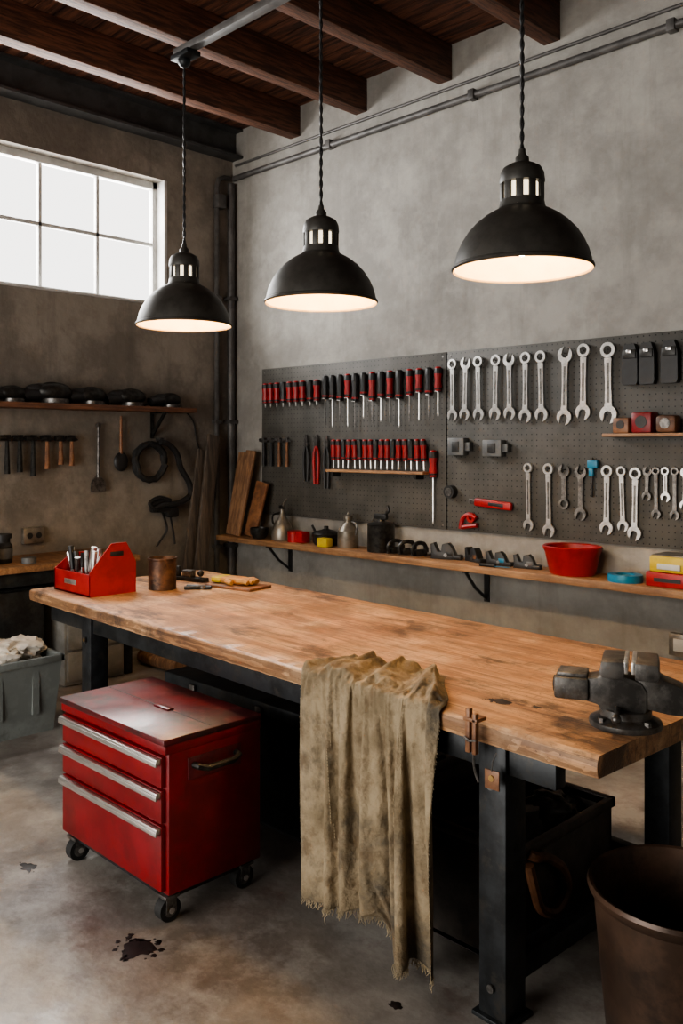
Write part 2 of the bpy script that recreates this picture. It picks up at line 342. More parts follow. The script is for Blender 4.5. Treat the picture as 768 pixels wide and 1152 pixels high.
for x in lx:
    for y in (.07,TW-.11):
        b.b2((x-.05,y-.05,0.012),(x+.05,y+.05,.815),M_steel,.006); b.b2((x-.065,y-.065,0),(x+.065,y+.065,.014),M_steel,.003)
        b.cyl((x,y-.053,.7),(x,y-.06,.7),.016,M_iron); b.cyl((x,y-.06,.7),(x,y-.064,.7),.009,M_brass)
        b.cyl((x,y-.053,.1),(x,y-.06,.1),.012,M_iron)
    b.b2((x-.03,.12,.09),(x+.03,TW-.16,.16),M_steel,.004); b.b2((x-.03,.12,.74),(x+.03,TW-.16,.815),M_steel,.004)
b.b2((-3.4,.035,.735),(-.15,.085,.815),M_steel,.004); b.b2((-3.4,TW-.13,.735),(-.15,TW-.08,.815),M_steel,.004)
b.b2((-2.9,TW-.13,.1),(-.41,TW-.09,.16),M_steel,.004)
b.done(loc=P0,rot=(0,0,ANG))

def splat(name,x,y,z,r,m,n=5,drops=6,sx=1.5):
    b=B(name)
    def blob(cx,cy,rr,sq=1):
        pts=[]; ph=random.random()*9; k=26
        for i in range(k):
            a=2*PI*i/k; q=rr*(1+.6*noise.noise(Vector((math.cos(a)*1.9+ph,math.sin(a)*1.9,ph))))
            pts.append((cx+math.cos(a)*q*sq,cy+math.sin(a)*q))
        vs=[(px,py,z) for px,py in pts]+[(cx+(px-cx)*.9,cy+(py-cy)*.9,z+.0006) for px,py in pts]
        fs=[list(range(k)),list(range(k,2*k))]+[[i,(i+1)%k,k+(i+1)%k,k+i] for i in range(k)]
        b.add(vs,fs,m)
    blob(x,y,r,sx)
    for i in range(drops):
        a=random.random()*2*PI; d=r*(.8+random.random()*.7); blob(x+math.cos(a)*d*sx,y+math.sin(a)*d,r*random.uniform(.06,.22))
    b.done()
M_oils=mat('soaked_oil',(.022,.012,.012),(.010,.007,.007),rough=.5,scale=20)
splat('oil_stain',-1.62,2.335,TZ+.0005,.024,M_oils,drops=9); splat('oil_stain',-1.50,2.36,TZ+.0005,.011,M_oils,drops=4)
splat('oil_puddle',-2.573,1.605,.0005,.05,M_oils,drops=26,sx=1.25); splat('oil_puddle',-3.38,1.60,.0005,.028,M_oils,drops=5)
splat('oil_puddle',-1.76,1.99,.0005,.016,M_oils,drops=2)

# ---------------------------------------------------------------- tool cabinet
b=B('rolling_tool_cabinet')
x0,x1,y0,y1=-3.365,-2.61,1.73,2.17; z0,z1=.105,.65
b.b2((x0,y0+.02,z0),(x1,y1,z1),M_redpaint,.008)
b.b2((x0-.004,y0-.004,z1-.012),(x1+.004,y1+.004,z1+.012),M_redtop,.006)
b.b2((x0-.002,y0+.004,z1-.045),(x1+.002,y1,z1-.011),M_redpaint,.006)
b.b2((x0+.02,y0+.215,z1+.0115),(x1-.02,y0+.219,z1+.0132),M_black)
b.box(((x0+x1)/2+.05,y0+.217,z1+.015),(.10,.03,.008),M_redtop,.003)
for za,zb in((.12,.352),(.36,.478),(.486,.597)):
    b.b2((x0+.018,y0,za),(x1-.018,y0+.03,zb),M_redpaint,.004)
    zh=zb-.018
    b.b2((x0+.02,y0-.020,zh-.008),(x1-.02,y0+.002,zh+.014),M_alu,.005)
    b.b2((x0+.02,y0-.022,zh-.014),(x1-.02,y0-.015,zh+.004),M_alu,.002)
b.b2((x1-.002,y0+.1,.495),(x1+.004,y0+.34,.575),M_redtop,.002)
b.tube([(x1,y0+.125,.545),(x1+.03,y0+.13,.545),(x1+.04,y0+.16,.535),(x1+.04,y0+.28,.535),(x1+.03,y0+.31,.545),(x1,y0+.315,.545)],.012,M_blackm,8)
b.b2((x0+.02,y0+.03,z0-.02),(x1-.02,y1-.02,z0+.002),M_steel)
for cx in(x0+.06,x1-.045):
    for cy in(y0+.045,y1-.06):
        b.box((cx,cy,.093),(.07,.06,.012),M_iron,.002)
        b.b2((cx-.028,cy-.02,.035),(cx-.022,cy+.02,.09),M_iron); b.b2((cx+.022,cy-.02,.035),(cx+.028,cy+.02,.09),M_iron)
        b.cyl((cx-.02,cy,.043),(cx+.02,cy,.043),.043,M_rubber,seg=24)
        b.cyl((cx-.031,cy,.043),(cx+.031,cy,.043),.011,M_chrome); b.cyl((cx-.021,cy,.043),(cx+.021,cy,.043),.026,M_iron)
b.done()

# ---------------------------------------------------------------- draped cloth (physically draped, then frozen)
def cloth():
    sc=bpy.context.scene
    nu,ns=76,98; on=.30; W=1.02; cx=-1.995
    def sm(a,c,x): x=max(0,min(1,(x-a)/(c-a))); return x*x*(3-2*x)
    def ye(x): return 2.10+.043*(-1.151-x)
    V=[];K=[];F=[];pin=[]
    for j in range(ns+1):
        for i in range(nu+1):
            u=-1+2*i/nu
            hang=.765+.012*math.sin(u*6)+.09*sm(-.02,.2,u)-.015*sm(.6,1,u)
            s=(on+hang)*j/ns
            x=cx+u*W/2*(.96+.10*j/ns)
            if s<on: p=Vector((x,ye(x)+(on-s)-.03,TZ+.014))
            else: p=Vector((x,ye(x)-.03,TZ+.014-(s-on)))
            V.append(p)
            if s<.25:
                dep=on-s
                xx=cx-.005-.10*dep/.3+u*(.315-.10*sm(.08,.3,dep))+.02*noise.noise(Vector((u*3,s*6,1)))
                wz=.5+.5*math.sin(u*10+.8+1.5*noise.noise(Vector((u*1.5,s*5,4))))
                wz2=.5+.5*math.sin(u*21+2+4*s)
                z=TZ+.010+.042*wz*(.6+.4*wz2)+.012*abs(noise.noise(Vector((u*8,s*20,2))))
                y=ye(xx)+dep*.95-.025+.03*math.sin(u*2.6+.5)+.02*noise.noise(Vector((u*4,s*10,7)))
                K.append(Vector((xx,y,z))); pin.append(len(V)-1)
            else: K.append(p.copy())
    for j in range(ns):
        for i in range(nu):
            a=j*(nu+1)+i; F.append([a,a+1,a+nu+2,a+nu+1])
    me=bpy.data.meshes.new('sim'); me.from_pydata([tuple(v) for v in V],[],F)
    o=bpy.data.objects.new('sim',me); sc.collection.objects.link(o)
    vg=o.vertex_groups.new(name='pin'); vg.add(pin,1.0,'REPLACE')
    o.shape_key_add(name='Basis'); kb=o.shape_key_add(name='bunch')
    for i,v in enumerate(K): kb.data[i].co=v
    kb.value=0; kb.keyframe_insert('value',frame=1); kb.value=1; kb.keyframe_insert('value',frame=26)
    cm=o.modifiers.new('c','CLOTH'); st=cm.settings
    st.quality=5; st.mass=.35; st.tension_stiffness=20; st.compression_stiffness=20; st.shear_stiffness=8; st.bending_stiffness=1.2; st.air_damping=2
    st.vertex_group_mass='pin'; st.pin_stiffness=1
    cs=cm.collision_settings; cs.use_collision=True; cs.distance_min=.004; cs.use_self_collision=True; cs.self_distance_min=.004; cs.collision_quality=2
    cm.point_cache.frame_end=120
    t=bmesh.new(); bmesh.ops.create_cube(t,size=1)
    for v in t.verts: v.co=Vector(((v.co.x-.5)*TL,.002+(v.co.y+.5)*TW,TZ-.072+v.co.z*.144))
    cme=bpy.data.meshes.new('col'); t.to_mesh(cme); t.free()
    co=bpy.data.objects.new('col',cme); sc.collection.objects.link(co); co.location=P0; co.rotation_euler=(0,0,ANG)
    co.modifiers.new('col','COLLISION'); co.collision.thickness_outer=.004
    bpy.context.view_layer.update()
    for f in range(1,76): sc.frame_set(f)
    dg=bpy.context.evaluated_depsgraph_get()
    ev=o.evaluated_get(dg).to_mesh(); P=[v.co.copy() for v in ev.vertices]
    bpy.data.objects.remove(o); bpy.data.objects.remove(co); sc.frame_set(1)
    for p in P:
        if p.z<.012: p.z=.012
    b=B('draped_canvas_cloth'); b.add(P,F,M_cloth)
    o=b.done(smooth=180,origin=False)
    ss=o.modifiers.new('sub','SUBSURF'); ss.levels=1; ss.render_levels=1
    md=o.modifiers.new('thick','SOLIDIFY'); md.thickness=.003; md.offset=0
    b=B('frayed_fringe_and_stitching')
    def at(i,j): return P[j*(nu+1)+i]
    for i in range(nu):
        for q in(0,.25,.5,.75):
            p=at(i,ns).lerp(at(i+1,ns),q); l=min(random.uniform(.008,.03),p.z-.003)
            if l<=0: continue
            b.tube([p,p+Vector((random.uniform(-.005,.005),random.uniform(-.005,.003),-l*.5)),p+Vector((random.uniform(-.009,.009),random.uniform(-.008,.004),-l))],.0011,M_thread,4)
    for i,l in((8,.07),(18,.05),(55,.03)):
        p=at(i,ns); b.curve([p,p+Vector((.006,-.008,-l*.4)),p+Vector((-.008,-.01,-l*.7)),p+Vector((-.004,-.01,-min(l,p.z-.003)))],.0016,M_thread,5)
    for ii,sg in((0,-1),(nu,1)):
        for j in range(30,ns,1):
            p=at(ii,j); b.tube([p,p+Vector((sg*random.uniform(.001,.006),-.001,random.uniform(-.006,0)))],.0008,M_thread,4)
    for i0 in (20,56):
        for j in range(30,ns,1):
            i=min(nu-1,max(0,int(i0+4*math.sin(j*.06+i0)))); p=at(i,j); q=at(i,min(ns,j+1)); nrm=(at(i+1,j)-at(i,j)).cross(q-p).normalized()
            if nrm.y>0: nrm=-nrm
            b.tube([p+nrm*.003,p.lerp(q,.6)+nrm*.003],.0015,M_thread,4)
    f=b.done(origin=False); f.parent=o
cloth()

# ---------------------------------------------------------------- bench vise
b=B('bench_vise')
VM=T(-1.225,2.40,TZ)@R(205,'Z')
b.lathe([(0,0),(.102,0),(.104,.006),(.102,.016),(.085,.024),(.074,.03),(.07,.05),(.0,.051)],M_vise,VM,40)
for k in range(4):
    a=PI/4+k*PI/2; b.cyl((math.cos(a)*.088,math.sin(a)*.088,.016),(math.cos(a)*.088,math.sin(a)*.088,.032),.011,M_iron,seg=6,M=VM)
b.bpoly([(-.05,.04),(.06,.04),(.075,.062),(.11,.07),(.11,.135),(.075,.14),(.06,.155),(.052,.165),(.005,.165),(.0,.15),(-.045,.135),(-.06,.11),(-.06,.06)],.085,M_vise,VM)
b.box((.15,0,.104),(.10,.11,.066),M_vise,.010,VM); b.box((.148,0,.142),(.085,.085,.014),M_iron,.004,VM)
b.cyl((.2,0,.104),(.205,0,.104),.024,M_black,M=VM); b.cyl((.2,0,.104),(.207,0,.104),.012,M_iron,M=VM)
b.bpoly([(.0,.15),(.062,.15),(.07,.165),(.064,.198),(.0,.2)],.16,M_vise,VM); b.box((-.003,0,.183),(.012,.155,.034),M_chrome,.002,VM)
b.bpoly([(-.16,.05),(-.12,.05),(-.06,.06),(-.025,.06),(-.025,.115),(-.035,.135),(-.038,.165),(-.085,.165),(-.10,.15),(-.155,.13),(-.165,.11)],.075,M_vise,VM)
b.bpoly([(-.028,.15),(-.088,.15),(-.096,.165),(-.09,.198),(-.028,.2)],.16,M_vise,VM); b.box((-.025,0,.183),(.012,.155,.034),M_chrome,.002,VM)
b.box((-.08,0,.088),(.16,.05,.05),M_iron,.004,VM)
b.cyl((-.16,0,.085),(-.195,0,.085),.03,M_vise,M=VM,seg=20); b.cyl((-.195,0,.085),(-.225,0,.085),.02,M_iron,M=VM)
b.cyl((-.21,-.05,.12),(-.21,.12,.03),.008,M_chrome,M=VM); b.ball((-.21,-.055,.123),.015,M_iron,M=VM); b.ball((-.21,.124,.028),.015,M_iron,M=VM)
b.cyl((.02,-.06,.065),(.02,.125,.05),.008,M_iron,M=VM); b.ball((.02,.128,.05),.014,M_iron,M=VM)
b.done()

b=B('wooden_spring_clamp'); cm=T(-1.545,2.087,0)
b.box((-.012,0,.86),(.016,.018,.13),M_handle,.003,cm@T(0,0,0)); b.box((.014,-.004,.855),(.014,.018,.12),M_handle,.003,cm)
b.tube([(-.022,-.010,.84),(.0,-.018,.835),(.024,-.014,.84)],.004,M_iron,6,cm)
b.curve([(.01,-.006,.8),(.016,-.012,.76),(.03,-.01,.72)],.004,M_iron,6,cm)
b.box((0.0,.012,.894),(.05,.05,.012),M_handle,.003,cm)
b.done()
b=B('brass_tag'); b.box((-1.475,2.088,.735),(.05,.006,.055),M_handle,.002); b.cyl((-1.475,2.086,.74),(-1.475,2.081,.74),.009,M_brass)
b.tube([(-1.475,2.085,.76),(-1.47,2.083,.79),(-1.46,2.087,.815)],.002,M_iron,5); b.done()

# ---------------------------------------------------------------- red tool caddy
b=B('red_tool_caddy'); x0,x1,y0,y1=-4.66,-4.26,2.36,2.64; z=TZ
th=.006
b.b2((x0,y0,z),(x1,y1,z+.008),M_red)
b.b2((x0,y0,z),(x1,y0+th,z+.12),M_red,.001); b.b2((x0,y1-th,z),(x1,y1,z+.15),M_red,.001)
b.poly([(0,0),(.28,0),(.28,.17),(.22,.28),(.13,.28),(0,.13)],.01,M_red,T(x1-.004,y0,z)@R(90,'Z'))
b.poly([(0,0),(.28,0),(.28,.15),(.2,.2),(.1,.2),(0,.12)],.01,M_red,T(x0+.004,y0,z)@R(90,'Z'))
b.b2((x0+.008,(y0+y1)/2-.003,z+.008),(x1-.008,(y0+y1)/2+.003,z+.14),M_red)
b.b2((x1+.001,2.48,z+.21),(x1+.004,2.56,z+.235),M_black,.001)
b.b2((x0+.12,y0-.003,z+.05),(x0+.25,y0,z+.078),M_chrome,.001)
for i in range(11):
    x=x0+.035+i*.032; yy=y0+.05+random.uniform(-.02,.06); tp=(x+random.uniform(-.07,.07),yy+random.uniform(-.03,.03),z+random.uniform(.19,.26))
    b.cyl((x,yy,z+.02),((x+tp[0])/2,(yy+tp[1])/2,z+.12),.006,M_chrome,seg=8); b.cyl(((x+tp[0])/2,(yy+tp[1])/2,z+.12),tp,.013,random.choice([M_black,M_black,M_iron,M_chrome]),r2=.017,seg=10)
b.done()
b=B('brown_tin_can'); b.lathe([(0,0),(.078,0),(.08,.004),(.078,.01),(.078,.165),(.082,.17),(.082,.178),(.076,.178),(.074,.17),(.074,.05),(0,.05)],M_rust,T(-4.24,2.8,TZ),32); b.done()
b=B('smoothing_plane'); m=T(-4.38,3.08,TZ)@R(15,'Z'); b.box((0,0,.012),(.26,.06,.024),M_blackm,.004,m); b.box((-.08,0,.05),(.03,.025,.07),M_black,.008,m); b.ball((.09,0,.05),.02,M_black,M=m); b.box((.0,0,.045),(.07,.045,.04),M_iron,.004,m); b.done()
b=B('pliers'); m=T(-4.06,2.95,TZ+.012)@R(40,'Z'); b.tube([(-.10,.03,0),(-.06,.022,0),(0,0,0),(.05,-.008,0)],.01,M_black,8,m); b.tube([(-.10,-.03,0),(-.06,-.022,0),(0,0,0),(.05,.008,0)],.01,M_black,8,m); b.cyl((0,0,-.011),(0,0,.011),.018,M_iron,M=m); b.done()
b=B('wooden_tray'); m=T(-3.98,3.14,TZ)@R(10,'Z'); b.box((0,0,.008),(.34,.19,.016),M_handle,.004,m); b.done()
b=B('leather_work_glove'); m=T(-4.0,3.15,TZ+.017)@R(10,'Z')@Matrix.Scale(1.2,4)
b.box((-.02,0,.016),(.12,.09,.03),M_orange,.012,m)
for k in range(4): b.tube([(.03,-.035+k*.023,.015),(.07,-.036+k*.024,.02),(.11-.008*abs(k-1.5),-.037+k*.025,.014)],[.013,.013,.011],M_orange,8,m)
b.tube([(-.03,-.04,.014),(.0,-.065,.016),(.03,-.075,.013)],[.014,.013,.011],M_orange,8,m); b.box((-.1,0,.016),(.06,.1,.028),M_yellow,.01,m); b.done()

# ---------------------------------------------------------------- pegboard & tools
for xa,xb in((-5.85,-3.836),(-3.828,-1.8),(-1.792,.2)):
    b=B('pegboard'); b.b2((xa,YB-.022,1.1),(xb,YB-.002,2.35),M_peg,.002)
    for x in(xa+.03,xb-.03):
        for z in(1.13,2.32): b.cyl((x,YB-.024,z),(x,YB-.02,z),.008,M_iron,seg=10)
    b.done()
YP=YB-.034
def arc(cx,cz,r,a0,a1,n): return [(cx+math.cos(a0+(a1-a0)*i/n)*r,cz+math.sin(a0+(a1-a0)*i/n)*r) for i in range(n+1)]
def hook(b,x,z): b.tube([(x,YB-.0225,z),(x,YB-.05,z),(x,YB-.055,z+.012)],.003,M_iron,6)
def wrench(x,zt,L,w,m=M_chrome,flip=False,dbl=False,tilt=0):
    b=B('wrench'); r=w/2; Mx=T(x,YP-.008,zt-L/2)@R(tilt,'Y')@(R(180,'Y') if flip else I4)
    th=.014
    b.poly([(-r*.42,-L/2+1.7*r),(-r*.34,0),(-r*.42,L/2-1.7*r),(r*.42,L/2-1.7*r),(r*.34,0),(r*.42,-L/2+1.7*r)],th*.7,m,Mx)
    b.box((0,-th*.36,0),(r*.3,.002,L*.5),M_iron,0,Mx)
    def jaw(sg):
        J=Mx@T(0,0,sg*(L/2-r))@R(15,'Y')@(I4 if sg>0 else R(180,'Y'))
        g=.48*r; a=math.asin(.52)
        outer=arc(0,0,r,PI/2-a,-3*PI/2+a,26)
        pts=outer+[(-g*.95,r*.95),(-g,-.05*r),(-g*.5,-.35*r),(g*.5,-.35*r),(g,-.05*r),(g*.95,r*.95)]
        b.poly(pts,th,m,J)
    jaw(-1)
    if dbl: jaw(1)
    else: b.ring((0,L/2-r*.85),r*.85,r*.5,th*1.2,m,Mx)
    b.poly([(-r*.5,-L/2+1.5*r),(r*.5,-L/2+1.5*r),(r*.4,-L/2+2.3*r),(-r*.4,-L/2+2.3*r)],th*.9,m,Mx)
    if dbl: b.poly([(-r*.5,L/2-1.5*r),(r*.5,L/2-1.5*r),(r*.4,L/2-2.3*r),(-r*.4,L/2-2.3*r)],th*.9,m,Mx)
    hook(b,x,zt-r*.85)
    return b.done()
for i,(x,zt,L,w) in enumerate(((-3.765,2.295,.435,.085),(-3.655,2.30,.435,.085),(-3.545,2.3,.44,.088),(-3.405,2.3,.44,.09),(-3.295,2.3,.44,.088),(-3.172,2.3,.46,.092),(-3.055,2.3,.455,.092),(-2.885,2.31,.49,.10),(-2.756,2.32,.47,.098),(-2.59,2.315,.49,.11))):
    wrench(x,zt,L,w,flip=False,dbl=(i%3==1),tilt=random.uniform(-1.5,1.5))
for i,(x,zt,L,w,m) in enumerate(((-3.15,1.58,.44,.075,M_chrome),(-3.0,1.58,.47,.085,M_chrome),(-2.89,1.575,.28,.08,M_iron),(-2.775,1.57,.34,.08,M_iron),(-2.60,1.575,.42,.085,M_chrome),(-2.5,1.57,.39,.07,M_chrome),(-2.42,1.565,.43,.085,M_chrome),(-2.345,1.57,.2,.055,M_iron),(-2.29,1.57,.3,.055,M_iron),(-2.235,1.57,.2,.055,M_chrome),(-2.18,1.57,.3,.055,M_iron),(-2.12,1.57,.24,.055,M_chrome),(-2.05,1.57,.25,.06,M_iron),(-1.9,1.57,.4,.08,M_chrome))):
    wrench(x,zt,L,w,m,flip=(i in(2,3,7)),dbl=(i%4==3),tilt=random.uniform(-2,2))
def screwdriver(x,zt,hl,sl,m,r=.017,tip=M_chrome,y=None,name='screwdriver',dark=False,tilt=0,hk=True):
    b=B(name); Mx=T(x,(y or YP-.018),zt)@R(tilt,'Y')
    b.lathe([(0,0),(r*.7,-.003),(r,-.015),(r*1.05,-hl*.3),(r*.8,-hl*.55),(r,-hl*.8),(r*.75,-hl),(0,-hl-.002)],m,Mx,10)
    o2=M_black if m is not M_black else M_red
    b.lathe([(r*.82,-hl*.86),(r*1.04,-hl*.87),(r*1.0,-hl*.93),(r*.7,-hl*.94)],o2,Mx,10)
    b.lathe([(r*1.0,-.014),(r*1.08,-.03),(r*1.1,-hl*.28),(r*.98,-hl*.3)],M_black,Mx,10)
    if sl: b.cyl((0,0,-hl),(0,0,-hl-sl),.0055,tip,M=Mx,seg=8); b.box((0,0,-hl-sl),(.011,.003,.02),tip,0,Mx)
    if hk: b.tube([(x-.014,YB-.0225,zt-hl*1.02),(x-.014,YP-.04,zt-hl*1.02),(x+.014,YP-.04,zt-hl*1.02),(x+.014,YB-.0225,zt-hl*1.02)],.003,M_iron,5)
    return b.done()
xs=[-5.77,-5.70,-5.62,-5.54,-5.46,-5.38,-5.30,-5.21,-5.13]
for i,x in enumerate(xs): screwdriver(x,2.225,.17,.03,M_red if i%4!=3 else M_black,.029)
xs=[-5.03,-4.95,-4.865,-4.78,-4.70,-4.61,-4.52,-4.43,-4.34,-4.25,-4.15,-4.06,-3.97,-3.885]
for i,x in enumerate(xs):
    screwdriver(x,2.25,random.uniform(.17,.22),random.uniform(.15,.22),M_red if i in(3,6,8,10,11,13) else M_black,.027,tip=M_chrome if i%2 else M_iron)
def hammer(x,y,zt,L,axis='X',hm=M_iron,wm=M_handle,name='hammer',k=1.0):
    b=B(name); hl=L*.4; Mx=T(x,y,zt)@(I4 if axis=='X' else R(90,'Z'))
    b.cyl((0,0,-.005),(0,0,-L),.009*k,wm,r2=.016*k,M=Mx,seg=10)
    b.box((0,0,-.018),(.034*k,.03,.036*k),hm,.004,Mx); b.cyl((-.012,0,-.018),(-hl/2,0,-.018),.016*k,hm,M=Mx,seg=14); b.poly([(.01,-.035),(.01,-.003),(hl/2,-.026),(hl/2,-.034)],.022,hm,Mx)
    return b.done()
for x in(-5.79,-5.69,-5.59,-5.49): hammer(x,YP-.02,1.755,.24,wm=M_black if x<-5.6 else M_handle)
def plier(x,zt,L,m,name='pliers'):
    b=B(name); Mx=T(x,YP-.014,zt)
    b.poly([(-.012,0),(.012,0),(.022,-.07),(.014,-.1),(-.014,-.1),(-.022,-.07)],.014,M_iron,Mx); b.cyl((0,-.01,-.08),(0,.01,-.08),.014,M_iron,M=Mx)
    for s in(-1,1): b.tube([(s*.006,0,-.09),(s*.024,0,-.15),(s*.028,0,-.22),(s*.018,0,-L)],[.009,.013,.014,.012],m,8,Mx)
    hook(b,x,zt-.085); b.done()
plier(-5.26,1.78,.38,M_black); plier(-5.14,1.78,.40,M_red); plier(-5.02,1.77,.42,M_black)
b=B('tool_rack_shelf'); b.b2((-4.96,YB-.12,1.485),(-3.97,YB-.0225,1.505),M_shelfw,.003)
for x in(-4.9,-4.05): b.b2((x-.01,YB-.11,1.45),(x+.01,YB-.0225,1.485),M_steel)
b.done()
x=-4.92; i=0
while x<-3.99:
    screwdriver(x,1.505+.235,.16,.06,M_red if i%3!=2 else M_black,.023,y=YB-.07,tilt=random.uniform(-3,3),hk=False); x+=.057; i+=1
screwdriver(-3.93,1.66,.19,.32,M_red,.03)
def boxy(name,x,z,w,h,d,m,extra=True):
    b=B(name); b.box((x,YB-.0225-d/2,z),(w,d,h),m,.005)
    if extra:
        b.box((x,YB-.024-d,z),(w*.4,.008,h*.6),M_black,.002); b.box((x+w*.62,YB-.0225-d*.4,z),(w*.3,d*.7,h*.5),M_grey,.004)
    b.done()
boxy('power_socket',-3.71,1.685,.14,.12,.06,M_grey); boxy('power_socket',-3.41,1.675,.15,.11,.06,M_grey)
b=B('power_socket'); b.box((-2.16,YB-.02,.56),(.12,.036,.13),M_tintan,.006); b.box((-2.16,YB-.04,.56),(.06,.006,.07),M_white,.003); b.done()
b=B('tape_measure'); b.cyl((-3.78,YB-.0225,1.37),(-3.78,YB-.07,1.37),.045,M_black,seg=24); b.cyl((-3.78,YB-.07,1.37),(-3.78,YB-.073,1.37),.028,M_iron); b.done()
b=B('utility_knife'); m=T(-3.42,YP-.015,1.30)@R(4,'Y'); b.box((0,0,0),(.3,.03,.055),M_red,.012,m); b.box((.03,-.014,.0),(.12,.006,.022),M_black,.002,m); b.box((-.17,0,0),(.06,.01,.03),M_iron,.002,m); b.done()
b=B('spring_clamp'); m=T(-3.62,YP-.015,1.17)
b.curve([(-.07,0,-.05),(-.05,0,.02),(0,0,.05),(.06,0,.03)],.016,M_red,8,m); b.curve([(.07,0,-.02),(0,0,-.03),(-.05,0,-.04)],.016,M_red,8,m); b.ring((.02,.03),.034,.015,.02,M_red,m); b.done()
for x,w in((-2.44,.10),(-2.335,.095),(-2.2,.1),(-2.07,.1)):
    b=B('tool_pouch'); m=T(x,YP-.02,2.17); b.poly([(-w*.5,-.1),(-w*.42,-.12),(w*.42,-.12),(w*.5,-.1),(w*.48,.06),(w*.3,.12),(-w*.3,.12),(-w*.48,.06)],.04,M_black,m); b.box((0,-.022,.06),(w*.8,.01,.05),M_blackm,.003,m); b.box((0,-.026,.075),(w*.3,.01,.02),M_chrome,.002,m); b.done()
b=B('pegboard_shelf'); b.b2((-2.58,YB-.14,1.745),(-1.6,YB-.0225,1.765),M_shelfw,.003); b.done()
b=B('wooden_block'); b.box((-2.47,YB-.08,1.765+.046),(.1,.09,.09),M_handle,.008); b.cyl((-2.47,YB-.125,1.815),(-2.47,YB-.128,1.815),.025,M_black); b.done()
b=B('red_parts_box'); b.box((-2.34,YB-.08,1.765+.061),(.12,.1,.12),M_redpaint,.01); b.cyl((-2.34,YB-.13,1.83),(-2.34,YB-.134,1.83),.035,M_black); b.done()
b=B('brown_parts_box'); b.box((-2.2,YB-.08,1.765+.051),(.12,.09,.1),M_leather,.02); b.cyl((-2.2,YB-.125,1.82),(-2.2,YB-.13,1.82),.03,M_iron); b.done()
b=B('blue_bar_clamp'); m=T(-2.695,YP-.014,1.5); b.box((0,0,0),(.014,.012,.24),M_blackm,.001,m); b.box((.01,-.004,.08),(.07,.03,.05),M_blue,.008,m); b.box((0,-.003,.03),(.03,.026,.05),M_blue,.006,m); b.done()

# ---------------------------------------------------------------- long wall shelf
b=B('long_wall_shelf'); SZ=.915; SY0=4.6
b.b2((-6.14,SY0,SZ-.045),(.2,YB-.001,SZ),M_shelfw,.005)
for x in(-5.5,-3.5,-1.5,-.1):
    b.b2((x-.02,YB-.012,SZ-.28),(x+.02,YB-.001,SZ-.045),M_black); b.b2((x-.02,SY0+.04,SZ-.06),(x+.02,YB-.001,SZ-.045),M_black)
    b.tube([(x,SY0+.06,SZ-.06),(x,SY0+.16,SZ-.17),(x,YB-.01,SZ-.26)],.011,M_black,6)
b.done()
YS=4.75
b=B('black_bowl'); b.lathe([(0,0),(.05,0),(.075,.04),(.08,.09),(.075,.09),(.07,.04),(0,.012)],M_blackm,T(-5.66,YS-.06,SZ),24); b.done()
b=B('oil_can'); m=T(-5.44,YS,SZ); b.lathe([(0,0),(.085,0),(.088,.01),(.085,.09),(.06,.15),(.03,.19),(.02,.22),(.018,.25),(.0,.25)],M_tintan,m,28); b.curve([(0,0,.24),(.02,0,.3),(.06,0,.34)],.008,M_tintan,8,m); b.curve([(-.07,0,.1),(-.12,0,.14),(-.11,0,.2),(-.03,0,.22)],.008,M_blackm,8,m); b.box((-.01,0,.27),(.05,.02,.03),M_blackm,.004,m); b.done()
b=B('red_tin'); b.lathe([(0,0),(.06,0),(.062,.08),(.066,.085),(.06,.09),(0,.088)],M_red,T(-5.25,YS-.03,SZ),24); b.box((-5.155,YS-.03,SZ+.045),(.07,.09,.085),M_red,.006); b.done()
b=B('cooking_pot'); m=T(-4.94,YS+.02,SZ); b.lathe([(0,0),(.09,0),(.105,.02),(.11,.08),(.115,.085),(.1,.1),(.03,.12),(.018,.125),(.018,.145),(0,.147)],M_blackm,m,28); b.curve([(-.1,0,.07),(-.13,0,.1),(-.16,0,.14)],.01,M_black,8,m); b.done()
b=B('yellow_sponge'); b.box((-4.82,YS-.11,SZ+.036),(.11,.07,.07),M_yellow,.01); b.done()
b=B('metal_flask'); m=T(-4.68,YS,SZ); b.lathe([(0,0),(.078,0),(.082,.01),(.08,.13),(.05,.17),(.03,.19),(.03,.21),(.036,.215),(.036,.24),(.012,.25),(.0,.275)],M_tintan,m,28); b.curve([(.035,0,.2),(.09,0,.18),(.08,0,.1)],.007,M_iron,8,m); b.done()
b=B('paint_sprayer'); m=T(-4.34,YS,SZ); b.lathe([(0,0),(.1,0),(.103,.01),(.1,.19),(.104,.2),(.09,.21),(.03,.22),(.025,.24),(0,.24)],M_blackm,m,28); b.box((0,0,.255),(.12,.035,.04),M_black,.008,m); b.curve([(.03,0,.26),(.07,0,.3),(.06,0,.34)],.012,M_black,8,m); b.curve([(-.05,0,.26),(-.09,0,.22)],.01,M_iron,8,m); b.done()
def clamp_tool(x,y,sc,rot,m1=M_black,name='g_clamp'):
    b=B(name); m=T(x,y,SZ+.002)@R(rot,'Z')@Matrix.Scale(sc,4)
    b.curve([(-.08,0,.012),(-.09,0,.06),(-.05,0,.1),(.01,0,.095),(.03,0,.06)],.015,m1,8,m)
    b.cyl((-.1,0,.015),(.09,0,.012),.009,M_iron,M=m); b.cyl((.09,-.03,.012),(.09,.03,.012),.006,M_iron,M=m); b.box((.03,0,.05),(.03,.03,.04),m1,.005,m); b.box((-.02,0,.03),(.1,.05,.05),m1,.015,m); b.done()
for x,r in((-4.14,70),(-4.03,60),(-3.92,75)): clamp_tool(x,YS-.03,.95,r,M_blackm)
